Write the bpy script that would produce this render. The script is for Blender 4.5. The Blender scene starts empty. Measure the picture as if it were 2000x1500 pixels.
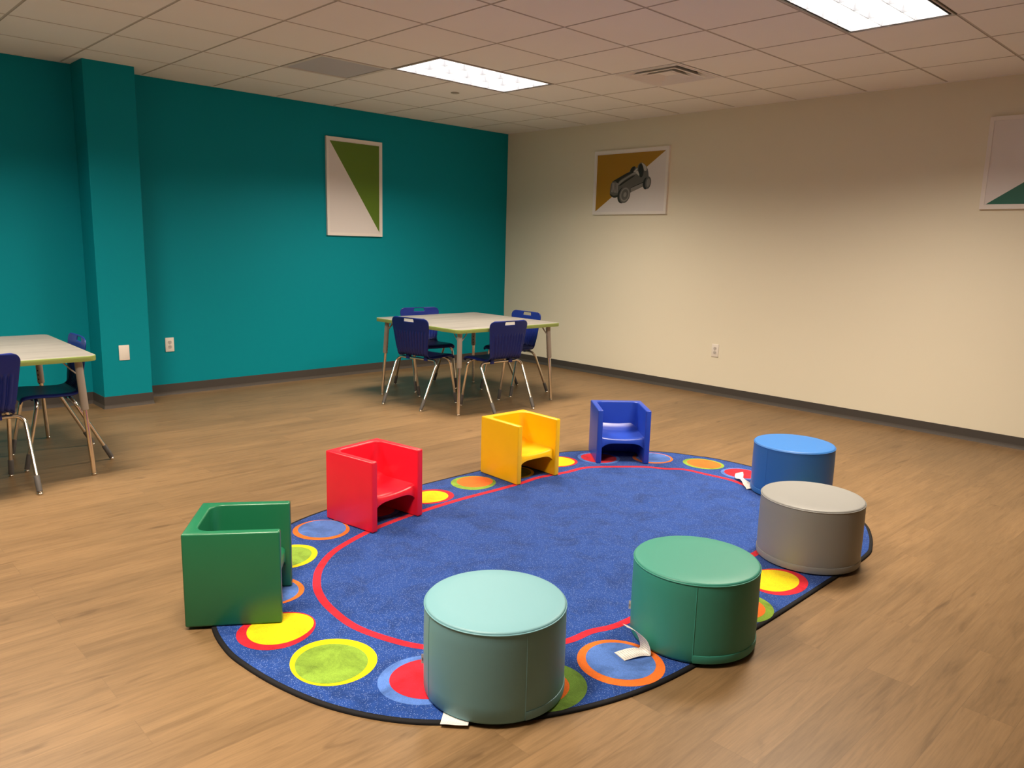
import bpy, bmesh, math, random
from mathutils import Vector, Matrix
random.seed(7)
scene = bpy.context.scene
COL = scene.collection
PI = math.pi
rad = math.radians

# ------------------------------------------------------------------ helpers
def srgb(r, g, b):
    f = lambda c: (c/255/12.92) if c/255 <= .04045 else ((c/255+.055)/1.055)**2.4
    return (f(r), f(g), f(b), 1)

def new_mat(name):
    m = bpy.data.materials.new(name); m.use_nodes = True
    nt = m.node_tree; b = nt.nodes['Principled BSDF']
    return m, nt, b

def N(nt, typ, **kw):
    n = nt.nodes.new(typ)
    for k, v in kw.items():
        if k in n.inputs.keys() if hasattr(n.inputs, 'keys') else False:
            n.inputs[k].default_value = v
        else:
            setattr(n, k, v)
    return n

def setin(n, **kw):
    for k, v in kw.items():
        n.inputs[k.replace('_', ' ')].default_value = v

def bump(nt, b, scale=200, strength=.1, dist=.001, detail=3, coord='Object'):
    tc = nt.nodes.new('ShaderNodeTexCoord')
    no = nt.nodes.new('ShaderNodeTexNoise'); no.inputs['Scale'].default_value = scale; no.inputs['Detail'].default_value = detail
    bp = nt.nodes.new('ShaderNodeBump'); bp.inputs['Strength'].default_value = strength; bp.inputs['Distance'].default_value = dist
    nt.links.new(tc.outputs[coord], no.inputs['Vector'])
    nt.links.new(no.outputs['Fac'], bp.inputs['Height'])
    nt.links.new(bp.outputs['Normal'], b.inputs['Normal'])
    return no

def mat(name, col, rough=.5, metal=0, spec=.5, coat=0, bmp=None, var=0, varscale=4):
    m, nt, b = new_mat(name)
    col = tuple(col) if len(col) == 4 else tuple(col)+(1,)
    b.inputs['Base Color'].default_value = col
    b.inputs['Roughness'].default_value = rough
    b.inputs['Metallic'].default_value = metal
    b.inputs['Specular IOR Level'].default_value = spec
    b.inputs['Coat Weight'].default_value = coat
    b.inputs['Coat Roughness'].default_value = .08
    if bmp: bump(nt, b, *bmp)
    if var:
        tc = nt.nodes.new('ShaderNodeTexCoord')
        no = nt.nodes.new('ShaderNodeTexNoise'); no.inputs['Scale'].default_value = varscale; no.inputs['Detail'].default_value = 4
        mx = nt.nodes.new('ShaderNodeMix'); mx.data_type = 'RGBA'
        mx.inputs[6].default_value = tuple(c*(1-var) for c in col[:3])+(1,)
        mx.inputs[7].default_value = tuple(min(1, c*(1+var)) for c in col[:3])+(1,)
        nt.links.new(tc.outputs['Object'], no.inputs['Vector'])
        nt.links.new(no.outputs['Fac'], mx.inputs[0])
        nt.links.new(mx.outputs[2], b.inputs['Base Color'])
    return m

class MB:
    """collects verts and faces, builds one mesh object"""
    def __init__(s): s.v = []; s.f = []; s.m = []; s.uv = None
    def add(s, vs, fs, mi=0):
        o = len(s.v); s.v += [tuple(v) for v in vs]
        for f in fs: s.f.append([i+o for i in f]); s.m.append(mi)
    def box(s, lo, hi, mi=0):
        x0, y0, z0 = lo; x1, y1, z1 = hi
        s.add([(x0,y0,z0),(x1,y0,z0),(x1,y1,z0),(x0,y1,z0),(x0,y0,z1),(x1,y0,z1),(x1,y1,z1),(x0,y1,z1)],
              [(3,2,1,0),(4,5,6,7),(0,1,5,4),(1,2,6,5),(2,3,7,6),(3,0,4,7)], mi)
    def prism(s, poly, z0, z1, mi=0, top=True, bottom=True):
        n = len(poly)
        vs = [(x,y,z0) for x,y in poly]+[(x,y,z1) for x,y in poly]
        fs = [(i,(i+1)%n,n+(i+1)%n,n+i) for i in range(n)]
        if top: fs.append(tuple(range(n,2*n)))
        if bottom: fs.append(tuple(reversed(range(n))))
        s.add(vs, fs, mi)
    def tube(s, path, r, seg=12, mi=0, caps=True):
        P = [Vector(p) for p in path]; n = len(P)
        rs = r if isinstance(r, (list, tuple)) else [r]*n
        rings = []; ref = None
        for i in range(n):
            t = ((P[min(i+1,n-1)]-P[i]).normalized()+(P[i]-P[max(i-1,0)]).normalized()).normalized()
            if ref is None:
                ref = Vector((0,0,1)) if abs(t.z) < .9 else Vector((1,0,0))
            a = (ref-t*ref.dot(t)).normalized(); ref = a; b = t.cross(a)
            rings.append([P[i]+(a*math.cos(k*2*PI/seg)+b*math.sin(k*2*PI/seg))*rs[i] for k in range(seg)])
        vs = [v for R in rings for v in R]; fs = []
        for i in range(n-1):
            for k in range(seg):
                fs.append((i*seg+k, i*seg+(k+1)%seg, (i+1)*seg+(k+1)%seg, (i+1)*seg+k))
        if caps:
            fs.append(tuple(reversed(range(seg)))); fs.append(tuple((n-1)*seg+k for k in range(seg)))
        s.add(vs, fs, mi)
    def lathe(s, prof, seg=32, c=(0,0,0), mi=0, a0=0, a1=2*PI):
        full = abs(a1-a0-2*PI) < 1e-6
        n = seg if full else seg+1
        vs = []
        for r, z in prof:
            for k in range(n):
                a = a0+(a1-a0)*k/seg
                vs.append((c[0]+r*math.cos(a), c[1]+r*math.sin(a), c[2]+z))
        fs = []
        for i in range(len(prof)-1):
            for k in range(seg):
                k2 = (k+1) % n
                fs.append((i*n+k, i*n+k2, (i+1)*n+k2, (i+1)*n+k))
        if full:
            if prof[0][0] > 1e-6: fs.append(tuple(reversed(range(n))))
            if prof[-1][0] > 1e-6: fs.append(tuple((len(prof)-1)*n+k for k in range(n)))
        s.add(vs, fs, mi)
    def mesh(s, name, mats, smooth=40, bevel=None, bsegs=3, bang=30):
        me = bpy.data.meshes.new(name)
        me.from_pydata(s.v, [], s.f)
        for i, p in enumerate(me.polygons): p.material_index = s.m[i]
        bm = bmesh.new(); bm.from_mesh(me)
        bmesh.ops.remove_doubles(bm, verts=bm.verts, dist=1e-6)
        bmesh.ops.recalc_face_normals(bm, faces=bm.faces)
        if bevel:
            es = [e for e in bm.edges if len(e.link_faces) == 2 and e.calc_face_angle(0) > rad(bang)]
            bmesh.ops.bevel(bm, geom=es, offset=bevel, segments=bsegs, profile=.5, affect='EDGES', clamp_overlap=True)
        bm.to_mesh(me); bm.free()
        for mm in (mats if isinstance(mats, (list, tuple)) else [mats]): me.materials.append(mm)
        if smooth:
            me.shade_smooth(); me.set_sharp_from_angle(angle=rad(smooth))
        return me
    def build(s, name, mats, parent=None, **kw):
        return obj(name, s.mesh(name, mats, **kw), parent)

def obj(name, me, parent=None):
    o = bpy.data.objects.new(name, me); COL.objects.link(o)
    if parent: o.parent = parent
    return o

def thing(name, label, cat, loc=(0,0,0), rz=0, group=None):
    o = bpy.data.objects.new(name, None); COL.objects.link(o)
    o.empty_display_size = .1
    o.location = loc; o.rotation_euler = (0,0,rz)
    tag(o, label, cat, group); return o

def tag(o, label, cat, group=None):
    o['label'] = label; o['category'] = cat
    if group: o['group'] = group
    return o

def struct(o):
    o['kind'] = 'structure'; return o

def kids(o): return [c for c in bpy.data.objects if c.parent == o]

def dup(o, parent=None):
    c = o.copy(); COL.objects.link(c)
    if parent: c.parent = parent
    for ch in kids(o): dup(ch, c)
    return c

def catmull(pts, n, closed=False):
    P = [Vector(p) for p in pts]; L = len(P); out = []
    segs = L if closed else L-1
    for i in range(segs):
        if closed: a, b, c, d = P[(i-1)%L], P[i], P[(i+1)%L], P[(i+2)%L]
        else: a, b, c, d = P[max(i-1,0)], P[i], P[i+1], P[min(i+2,L-1)]
        for k in range(n):
            t = k/n
            out.append(.5*((2*b)+(c-a)*t+(2*a-5*b+4*c-d)*t*t+(3*b-a-3*c+d)*t**3))
    if not closed: out.append(P[-1])
    return out

def resample(pts, n):
    d = [0]
    for i in range(1, len(pts)): d.append(d[-1]+(pts[i]-pts[i-1]).length)
    out = []; j = 0
    for k in range(n):
        t = d[-1]*k/(n-1)
        while j < len(pts)-2 and d[j+1] < t: j += 1
        f = (t-d[j])/max(1e-9, d[j+1]-d[j]); out.append(pts[j].lerp(pts[j+1], min(1, max(0, f))))
    return out

def fillet(a, c, b, r, n=8):
    """points rounding corner c between a and b"""
    a, b, c = Vector(a), Vector(b), Vector(c)
    u = (a-c).normalized(); w = (b-c).normalized()
    ang = u.angle(w); t = r/math.tan(ang/2)
    p0 = c+u*t; p1 = c+w*t
    ctr = c+(u+w).normalized()*(r/math.sin(ang/2))
    out = []
    e0 = p0-ctr; e1 = p1-ctr; th = e0.angle(e1)
    for k in range(n+1):
        f = k/n
        out.append(ctr+(e0*math.sin((1-f)*th)+e1*math.sin(f*th))/math.sin(th))
    return out

def rrect(hx, hy, r, n=6):
    out = []
    for cx, cy, a0 in ((hx-r,hy-r,0),(-hx+r,hy-r,PI/2),(-hx+r,-hy+r,PI),(hx-r,-hy+r,1.5*PI)):
        for k in range(n+1):
            a = a0+PI/2*k/n; out.append((cx+r*math.cos(a), cy+r*math.sin(a)))
    return out

# ------------------------------------------------------------------ camera
H = 2.7492
R = [[0.7198938470944559, -0.6935915366520615, 0.026146303757434142],
     [0.1047400241468371, 0.14579653487370545, 0.9837544905923126],
     [0.6861358293058774, 0.7054602403420425, -0.17760482268025163]]
cam_d = bpy.data.cameras.new('camera'); cam = bpy.data.objects.new('camera', cam_d); COL.objects.link(cam)
M = Matrix(((R[0][0], R[1][0], -R[2][0], -6.778802), (R[0][1], R[1][1], -R[2][1], -7.149961),
            (R[0][2], R[1][2], -R[2][2], 1.436224), (0,0,0,1)))
cam.matrix_world = M
cam_d.sensor_width = 36; cam_d.lens = 1517.71/2000*36
cam_d.clip_start = .05; cam_d.clip_end = 60
scene.camera = cam
scene.view_settings.view_transform = 'Standard'
scene.view_settings.look = 'None'
scene.view_settings.gamma = 1
scene.view_settings.exposure = 0.16
scene.view_settings.use_curve_mapping = False
w = bpy.data.worlds.new('world'); scene.world = w; w.use_nodes = True
w.node_tree.nodes['Background'].inputs[0].default_value = (0,0,0,1)

# ------------------------------------------------------------------ materials
M_teal = mat('teal_paint', (.0015,.28,.36), .6, spec=.12, bmp=(260,.08,.0006,2))
M_beige = mat('beige_paint', (.83,.79,.65), .6, spec=.25, bmp=(260,.08,.0006,2))
M_base = mat('grey_vinyl_base', (.062,.055,.05), .5, spec=.35)
M_base_toe = mat('grey_vinyl_toe', (.085,.076,.069), .4)
M_tile = mat('ceiling_tile', (.92,.90,.88), .9, spec=.1, bmp=(420,.35,.0015,4), var=.04, varscale=1.2)
M_grid = mat('ceiling_grid_metal', (.56,.52,.48), .6, spec=.2)
M_white = mat('white_enamel', (.80,.78,.75), .4)
M_black = mat('dark_gap', (.012,.011,.011), .8, spec=.1)
M_louver = mat('satin_louver', (.050,.057,.072), .4, spec=.3)
M_plate = mat('white_plastic_plate', (.86,.82,.77), .35)
M_slot = mat('socket_slot_dark', (.10,.09,.08), .6)
M_sock = mat('socket_face', (.58,.55,.52), .45)
M_chrome = mat('chrome', (.80,.76,.70), .16, metal=1)
M_tubegrey = mat('grey_powder_coat', (.40,.375,.35), .4, spec=.4)
M_boot = mat('grey_rubber_boot', (.085,.08,.078), .6)
M_navy = mat('navy_plastic', (.007,.020,.175), .38, spec=.4, bmp=(600,.06,.0004,2))
M_edge = mat('lime_edge_band', (.33,.45,.13), .5)
M_tagp = None

def emission(name, col, st):
    m = bpy.data.materials.new(name); m.use_nodes = True; nt = m.node_tree; nt.nodes.clear()
    e = nt.nodes.new('ShaderNodeEmission'); e.inputs[0].default_value = col+(1,); e.inputs[1].default_value = st
    o = nt.nodes.new('ShaderNodeOutputMaterial'); nt.links.new(e.outputs[0], o.inputs[0]); return m
M_lamp = emission('fluorescent_panel', (1.0,.84,.66), 87.0)

def floor_material():
    m, nt, b = new_mat('wood_plank_vinyl'); L = nt.links.new
    tc = nt.nodes.new('ShaderNodeTexCoord')
    br = nt.nodes.new('ShaderNodeTexBrick')
    setin(br, Scale=1.0, Mortar_Size=.0008, Mortar_Smooth=.3, Bias=0.0, Brick_Width=1.22, Row_Height=.152)
    br.offset = .37; br.offset_frequency = 2
    br.inputs['Color1'].default_value = (0,0,0,1); br.inputs['Color2'].default_value = (1,1,1,1); br.inputs['Mortar'].default_value = (.5,.5,.5,1)
    L(tc.outputs['Object'], br.inputs['Vector'])
    # shift the grain per plank
    mul = nt.nodes.new('ShaderNodeVectorMath'); mul.operation = 'MULTIPLY_ADD'
    L(br.outputs['Color'], mul.inputs[0]); mul.inputs[1].default_value = (7.3,3.1,0); L(tc.outputs['Object'], mul.inputs[2])
    def grain(sx, sy, det, rough, dist=0):
        mp = nt.nodes.new('ShaderNodeMapping'); mp.inputs['Scale'].default_value = (sx,sy,1); L(mul.outputs[0], mp.inputs['Vector'])
        no = nt.nodes.new('ShaderNodeTexNoise'); setin(no, Scale=1.0, Detail=det, Roughness=rough, Distortion=dist); L(mp.outputs[0], no.inputs['Vector']); return no
    g1 = grain(2.2, 30, 7, .66, .9); g2 = grain(9, 150, 3, .6); g3 = grain(.8, 3.0, 3, .5, 1.0); g4 = grain(2.6, 11, 2, .5, 1.6)
    cr = nt.nodes.new('ShaderNodeValToRGB')
    cr.color_ramp.elements[0].position = .30; cr.color_ramp.elements[0].color = (.172,.106,.049,1)
    cr.color_ramp.elements[1].position = .72; cr.color_ramp.elements[1].color = (.260,.166,.081,1)
    e = cr.color_ramp.elements.new(.5); e.color = (.225,.141,.068,1)
    L(g1.outputs['Fac'], cr.inputs[0])
    mx = nt.nodes.new('ShaderNodeMix'); mx.data_type = 'RGBA'; mx.blend_type = 'MULTIPLY'; mx.inputs[0].default_value = .40
    c2 = nt.nodes.new('ShaderNodeValToRGB'); c2.color_ramp.elements[0].position = .25; c2.color_ramp.elements[0].color = (.62,.6,.58,1); c2.color_ramp.elements[1].position = .6; c2.color_ramp.elements[1].color = (1.06,1.05,1.04,1)
    L(g2.outputs['Fac'], c2.inputs[0]); L(cr.outputs[0], mx.inputs[6]); L(c2.outputs[0], mx.inputs[7])
    mx2 = nt.nodes.new('ShaderNodeMix'); mx2.data_type = 'RGBA'; mx2.blend_type = 'MULTIPLY'; mx2.inputs[0].default_value = .7
    c3 = nt.nodes.new('ShaderNodeValToRGB'); c3.color_ramp.elements[0].position = .3; c3.color_ramp.elements[0].color = (.78,.77,.76,1); c3.color_ramp.elements[1].position = .65; c3.color_ramp.elements[1].color = (1.08,1.06,1.04,1)
    L(g3.outputs['Fac'], c3.inputs[0]); L(mx.outputs[2], mx2.inputs[6]); L(c3.outputs[0], mx2.inputs[7])
    # knots and dark cathedral marks
    mx4 = nt.nodes.new('ShaderNodeMix'); mx4.data_type = 'RGBA'; mx4.blend_type = 'MULTIPLY'; mx4.inputs[0].default_value = .55
    c4 = nt.nodes.new('ShaderNodeValToRGB'); c4.color_ramp.elements[0].position = .24; c4.color_ramp.elements[0].color = (.5,.46,.43,1); c4.color_ramp.elements[1].position = .36; c4.color_ramp.elements[1].color = (1,1,1,1)
    L(g4.outputs['Fac'], c4.inputs[0]); L(mx2.outputs[2], mx4.inputs[6]); L(c4.outputs[0], mx4.inputs[7])
    # plank tone
    mx3 = nt.nodes.new('ShaderNodeMix'); mx3.data_type = 'RGBA'; mx3.blend_type = 'MULTIPLY'; mx3.inputs[0].default_value = 1
    c5 = nt.nodes.new('ShaderNodeValToRGB'); c5.color_ramp.elements[0].color = (.94,.935,.93,1); c5.color_ramp.elements[1].color = (1.04,1.04,1.04,1)
    L(br.outputs['Color'], c5.inputs[0]); L(mx4.outputs[2], mx3.inputs[6]); L(c5.outputs[0], mx3.inputs[7])
    mo = nt.nodes.new('ShaderNodeMix'); mo.data_type = 'RGBA'; mo.inputs[7].default_value = (.10,.06,.03,1)
    mf = nt.nodes.new('ShaderNodeMath'); mf.operation = 'MULTIPLY'; mf.inputs[1].default_value = .45
    L(br.outputs['Fac'], mf.inputs[0]); L(mf.outputs[0], mo.inputs[0]); L(mx3.outputs[2], mo.inputs[6])
    L(mo.outputs[2], b.inputs['Base Color'])
    b.inputs['Roughness'].default_value = .42; b.inputs['Specular IOR Level'].default_value = .35
    bp = nt.nodes.new('ShaderNodeBump'); bp.inputs['Strength'].default_value = .12; bp.inputs['Distance'].default_value = .001
    L(g2.outputs['Fac'], bp.inputs['Height']); L(bp.outputs[0], b.inputs['Normal'])
    return m
M_floor = floor_material()

def laminate_material():
    m, nt, b = new_mat('pale_wood_laminate'); L = nt.links.new
    tc = nt.nodes.new('ShaderNodeTexCoord'); mp = nt.nodes.new('ShaderNodeMapping'); mp.inputs['Scale'].default_value = (1.3,26,1)
    no = nt.nodes.new('ShaderNodeTexNoise'); setin(no, Scale=1.0, Detail=5.0, Roughness=.6, Distortion=.3)
    cr = nt.nodes.new('ShaderNodeValToRGB')
    cr.color_ramp.elements[0].position = .34; cr.color_ramp.elements[0].color = (.185,.176,.167,1)
    cr.color_ramp.elements[1].position = .60; cr.color_ramp.elements[1].color = (.262,.250,.235,1)
    L(tc.outputs['Object'], mp.inputs['Vector']); L(mp.outputs[0], no.inputs['Vector']); L(no.outputs['Fac'], cr.inputs[0]); L(cr.outputs[0], b.inputs['Base Color'])
    b.inputs['Roughness'].default_value = .4
    return m
M_lam = laminate_material()

def carpet(name, col, fleck=0.0, mott=.22):
    m, nt, b = new_mat(name); L = nt.links.new
    tc = nt.nodes.new('ShaderNodeTexCoord')
    n1 = nt.nodes.new('ShaderNodeTexNoise'); setin(n1, Scale=330.0, Detail=2.0)
    n2 = nt.nodes.new('ShaderNodeTexNoise'); setin(n2, Scale=7.0, Detail=5.0, Roughness=.65, Distortion=.8)
    for n in (n1, n2): L(tc.outputs['Object'], n.inputs['Vector'])
    mx = nt.nodes.new('ShaderNodeMix'); mx.data_type = 'RGBA'
    mx.inputs[6].default_value = tuple(c*.62 for c in col)+(1,); mx.inputs[7].default_value = tuple(min(1, c*1.38) for c in col)+(1,)
    L(n1.outputs['Fac'], mx.inputs[0])
    cr = nt.nodes.new('ShaderNodeValToRGB'); cr.color_ramp.elements[0].position = .30; cr.color_ramp.elements[0].color = (1-mott*2,)*3+(1,)
    cr.color_ramp.elements[1].position = .56; cr.color_ramp.elements[1].color = (1.06,1.06,1.06,1)
    L(n2.outputs['Fac'], cr.inputs[0])
    ml = nt.nodes.new('ShaderNodeMix'); ml.data_type = 'RGBA'; ml.blend_type = 'MULTIPLY'; ml.inputs[0].default_value = 1
    L(mx.outputs[2], ml.inputs[6]); L(cr.outputs[0], ml.inputs[7])
    last = ml.outputs[2]
    if fleck:
        vo = nt.nodes.new('ShaderNodeTexVoronoi'); setin(vo, Scale=240.0, Randomness=1.0); L(tc.outputs['Object'], vo.inputs['Vector'])
        lt = nt.nodes.new('ShaderNodeMath'); lt.operation = 'LESS_THAN'; lt.inputs[1].default_value = .30; L(vo.outputs['Distance'], lt.inputs[0])
        sp = nt.nodes.new('ShaderNodeSeparateColor'); L(vo.outputs['Color'], sp.inputs[0])
        gt = nt.nodes.new('ShaderNodeMath'); gt.operation = 'GREATER_THAN'; gt.inputs[1].default_value = .55; L(sp.outputs[0], gt.inputs[0])
        mu = nt.nodes.new('ShaderNodeMath'); mu.operation = 'MULTIPLY'; L(lt.outputs[0], mu.inputs[0]); L(gt.outputs[0], mu.inputs[1])
        mu2 = nt.nodes.new('ShaderNodeMath'); mu2.operation = 'MULTIPLY'; mu2.inputs[1].default_value = fleck; L(mu.outputs[0], mu2.inputs[0])
        fx = nt.nodes.new('ShaderNodeMix'); fx.data_type = 'RGBA'; fx.inputs[7].default_value = (.32,.44,.85,1)
        L(mu2.outputs[0], fx.inputs[0]); L(last, fx.inputs[6]); last = fx.outputs[2]
    L(last, b.inputs['Base Color'])
    b.inputs['Roughness'].default_value = .95; b.inputs['Specular IOR Level'].default_value = .08
    b.inputs['Sheen Weight'].default_value = .12; b.inputs['Sheen Roughness'].default_value = .5
    add = nt.nodes.new('ShaderNodeMath'); add.operation = 'MULTIPLY_ADD'; add.inputs[1].default_value = .25
    L(n1.outputs['Fac'], add.inputs[0]); L(n2.outputs['Fac'], add.inputs[2])
    bp = nt.nodes.new('ShaderNodeBump'); bp.inputs['Strength'].default_value = .5; bp.inputs['Distance'].default_value = .004
    L(add.outputs[0], bp.inputs['Height']); L(bp.outputs[0], b.inputs['Normal'])
    return m

def tag_material():
    m, nt, b = new_mat('printed_tag_paper'); L = nt.links.new
    tc = nt.nodes.new('ShaderNodeTexCoord'); sp = nt.nodes.new('ShaderNodeSeparateXYZ'); L(tc.outputs['UV'], sp.inputs[0])
    s = nt.nodes.new('ShaderNodeMath'); s.operation = 'MULTIPLY'; s.inputs[1].default_value = 26; L(sp.outputs[0], s.inputs[0])
    fr = nt.nodes.new('ShaderNodeMath'); fr.operation = 'FRACT'; L(s.outputs[0], fr.inputs[0])
    lt = nt.nodes.new('ShaderNodeMath'); lt.operation = 'LESS_THAN'; lt.inputs[1].default_value = .42; L(fr.outputs[0], lt.inputs[0])
    mp = nt.nodes.new('ShaderNodeMapping'); mp.inputs['Scale'].default_value = (26,34,1); L(tc.outputs['UV'], mp.inputs[0])
    no = nt.nodes.new('ShaderNodeTexNoise'); setin(no, Scale=1.0, Detail=1.0); L(mp.outputs[0], no.inputs['Vector'])
    g = nt.nodes.new('ShaderNodeMath'); g.operation = 'GREATER_THAN'; g.inputs[1].default_value = .42; L(no.outputs['Fac'], g.inputs[0])
    mg = nt.nodes.new('ShaderNodeMath'); mg.operation = 'MULTIPLY'; L(lt.outputs[0], mg.inputs[0]); L(g.outputs[0], mg.inputs[1])
    # margins without print
    v1 = nt.nodes.new('ShaderNodeMath'); v1.operation = 'COMPARE'; v1.inputs[1].default_value = .5; v1.inputs[2].default_value = .40; L(sp.outputs[1], v1.inputs[0])
    m2 = nt.nodes.new('ShaderNodeMath'); m2.operation = 'MULTIPLY'; L(mg.outputs[0], m2.inputs[0]); L(v1.outputs[0], m2.inputs[1])
    m3 = nt.nodes.new('ShaderNodeMath'); m3.operation = 'MULTIPLY'; m3.inputs[1].default_value = .6; L(m2.outputs[0], m3.inputs[0])
    mx = nt.nodes.new('ShaderNodeMix'); mx.data_type = 'RGBA'; mx.inputs[6].default_value = (.84,.82,.79,1); mx.inputs[7].default_value = (.25,.25,.25,1)
    L(m3.outputs[0], mx.inputs[0]); L(mx.outputs[2], b.inputs['Base Color']); b.inputs['Roughness'].default_value = .7
    return m
M_tagp = tag_material()
M_labelgrey = mat('woven_label_grey', (.52,.50,.50), .8)
M_labelink = mat('woven_label_ink', (.05,.05,.06), .8)

# ------------------------------------------------------------------ room shell
XL, YF = -12.2, -11.0          # unseen left wall and wall behind the viewer
GX, GY, G = .6155, .6496, .6096
def slab(name, lo, hi, m):
    mb = MB(); mb.box(lo, hi); return struct(mb.build(name, m, smooth=0))
slab('floor', (XL-.1,YF-.1,-.08), (.1,.1,0), M_floor)
slab('wall_back', (XL-.1,0,0), (.1,.1,H+.2), M_teal)
slab('wall_right', (0,YF-.1,0), (.1,0,H+.2), M_beige)
slab('wall_left', (XL-.1,YF-.1,0), (XL,0,H+.2), M_beige)
slab('wall_front', (XL,YF-.1,0), (0,YF,H+.2), M_beige)
CX0, CX1, CY = -4.808, -4.425, -.301
mb = MB(); mb.box((CX0,CY,0), (CX1,0,H+.02)); struct(mb.build('wall_column', M_teal, smooth=0, bevel=.004, bsegs=2))

# vinyl cove base, one strip per wall with a lighter toe
def cove(name, path, hgt=.100):
    """path: plan points walked with the room on the right-hand side"""
    mb = MB()
    prof = [(0,hgt,0),(.004,hgt,0),(.0045,hgt-.004,0),(.0045,.030,0),(.006,.016,1),(.010,.004,1),(.011,0,1)]
    n = len(path); P = [Vector(p) for p in path]
    offs = []
    for i in range(n):
        d0 = (P[i]-P[i-1]).normalized() if i else (P[1]-P[0]).normalized()
        d1 = (P[i+1]-P[i]).normalized() if i < n-1 else d0
        n0 = Vector((d0.y,-d0.x)); n1 = Vector((d1.y,-d1.x))
        bis = (n0+n1).normalized(); offs.append(bis/max(.3, bis.dot(n0)))
    for i in range(n-1):
        for k in range(len(prof)-1):
            a, b = prof[k], prof[k+1]
            q = [P[i]+offs[i]*a[0], P[i+1]+offs[i+1]*a[0], P[i+1]+offs[i+1]*b[0], P[i]+offs[i]*b[0]]
            z = [a[1], a[1], b[1], b[1]]
            mb.add([(p.x,p.y,zz) for p, zz in zip(q, z)], [(0,1,2,3)], b[2])
    return struct(mb.build(name, [M_base, M_base_toe], smooth=35))
cove('baseboard_back', [(XL,0),(CX0,0),(CX0,CY),(CX1,CY),(CX1,0),(0,0)])
cove('baseboard_right', [(0,0),(0,YF)], .091)

# ceiling: lay-in tiles in a metal grid, open where fixtures sit
LIGHTS = [(2,2), (2,7), (8,2), (8,7)]
open_cells = {(1,4), (4,1)}
for i, j in LIGHTS: open_cells |= {(i,j), (i+1,j)}
xs = [0]+[-GX-G*k for k in range(20)]; xs = [x for x in xs if x > XL]+[XL]
ys = [0]+[-GY-G*k for k in range(21)]; ys = [y for y in ys if y > YF]+[YF]
mb = MB()
for a in range(len(xs)-1):
    for b in range(len(ys)-1):
        if (a-1, b-1) in open_cells: continue
        x1, x0, y1, y0 = xs[a], xs[a+1], ys[b], ys[b+1]
        rings = [(0,.0035),(.0065,.0035),(.009,0),]
        V = []
        for ins, z in rings:
            V += [(x0+ins,y0+ins,H+z),(x1-ins,y0+ins,H+z),(x1-ins,y1-ins,H+z),(x0+ins,y1-ins,H+z)]
        mb.add(V[:8], [(k,(k+1)%4,4+(k+1)%4,4+k) for k in range(4)], 1)
        mb.add(V[4:], [(k,(k+1)%4,4+(k+1)%4,4+k) for k in range(4)], 1)
        mb.add(V[8:], [(0,1,2,3)], 0)
me = bpy.data.meshes.new('ceiling'); me.from_pydata(mb.v, [], [list(reversed(f)) for f in mb.f])
for i, p in enumerate(me.polygons): p.material_index = mb.m[i]
me.materials.append(M_tile); me.materials.append(M_grid)
struct(obj('ceiling', me))
mb = MB()
mb.box((XL,-.022,H-.003), (CX0,0,H+.001)); mb.box((CX1,-.022,H-.003), (0,0,H+.001))
struct(mb.build('trim_1', M_white, smooth=0))
mb = MB(); mb.box((-.022,YF,H-.003), (0,-.022,H+.001)); struct(mb.build('trim_2', M_tile, smooth=0))

# ------------------------------------------------------------------ ceiling fixtures
def frame_ring(mb, hx, hy, wdt, z0, z1, mi=0):
    mb.box((-hx,-hy,z0), (hx,-hy+wdt,z1), mi); mb.box((-hx,hy-wdt,z0), (hx,hy,z1), mi)
    mb.box((-hx,-hy+wdt,z0), (-hx+wdt,hy-wdt,z1), mi); mb.box((hx-wdt,-hy+wdt,z0), (hx,hy-wdt,z1), mi)

def ceiling_light(label):
    t = thing('ceiling_light', label, 'ceiling light', group='recessed louvered ceiling lights')
    hx, hy = G-.004, G/2-.004
    mb = MB(); frame_ring(mb, hx, hy, .010, -.004, .004)
    mb.build('frame', M_grid, t, smooth=0)
    mb = MB(); hx2, hy2 = hx-.010, hy-.010
    frame_ring(mb, hx2+.004, hy2+.004, .004, .004, .10); mb.box((-hx2,-hy2,.100), (hx2,hy2,.104))
    mb.build('housing', M_black, t, smooth=0)
    lx, ly = hx2-.014, hy2-.014
    mb = MB()
    # outer band and tapered blades, 6 by 3 cells
    def blade(p, q, zt=.062, zb=.002, wt=.016, wb=.0035):
        p, q = Vector(p), Vector(q); d = (q-p).normalized(); n = Vector((-d.y,d.x))
        V = []
        for c in (p, q):
            for off, z in ((-wt/2,zt),(wt/2,zt),(wb*.9,zb+.022),(wb/2,zb),(-wb/2,zb),(-wb*.9,zb+.022)):
                V.append((c.x+n.x*off, c.y+n.y*off, z))
        F = [(k,(k+1)%6,6+(k+1)%6,6+k) for k in range(6)]+[(5,4,3,2,1,0),(6,7,8,9,10,11)]
        mb.add(V, F)
    frame_ring(mb, lx, ly, .006, .000, .064)
    for k in range(1, 6): blade((-lx+2*lx*k/6,-ly+.004), (-lx+2*lx*k/6,ly-.004))
    for k in range(1, 3): blade((-lx+.004,-ly+2*ly*k/3), (lx-.004,-ly+2*ly*k/3))
    mb.build('louver', M_louver, t, smooth=0)
    mb = MB(); mb.add([(-lx,-ly,.068),(lx,-ly,.068),(lx,ly,.068),(-lx,ly,.068)], [(3,2,1,0)])
    o = obj('lamp_panel', None, t) if False else None
    me = bpy.data.meshes.new('lamp_panel'); me.from_pydata(mb.v, [], mb.f); me.materials.append(M_lamp)
    obj('lamp_panel', me, t)
    return t
LBL = {(2,2): 'recessed ceiling light nearest the corner of the room, fully in view beside a round cover',
       (2,7): 'recessed ceiling light cut off by the top edge, near the beige wall',
       (8,2): 'recessed ceiling light over the table by the teal column'}
first = None
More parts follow.
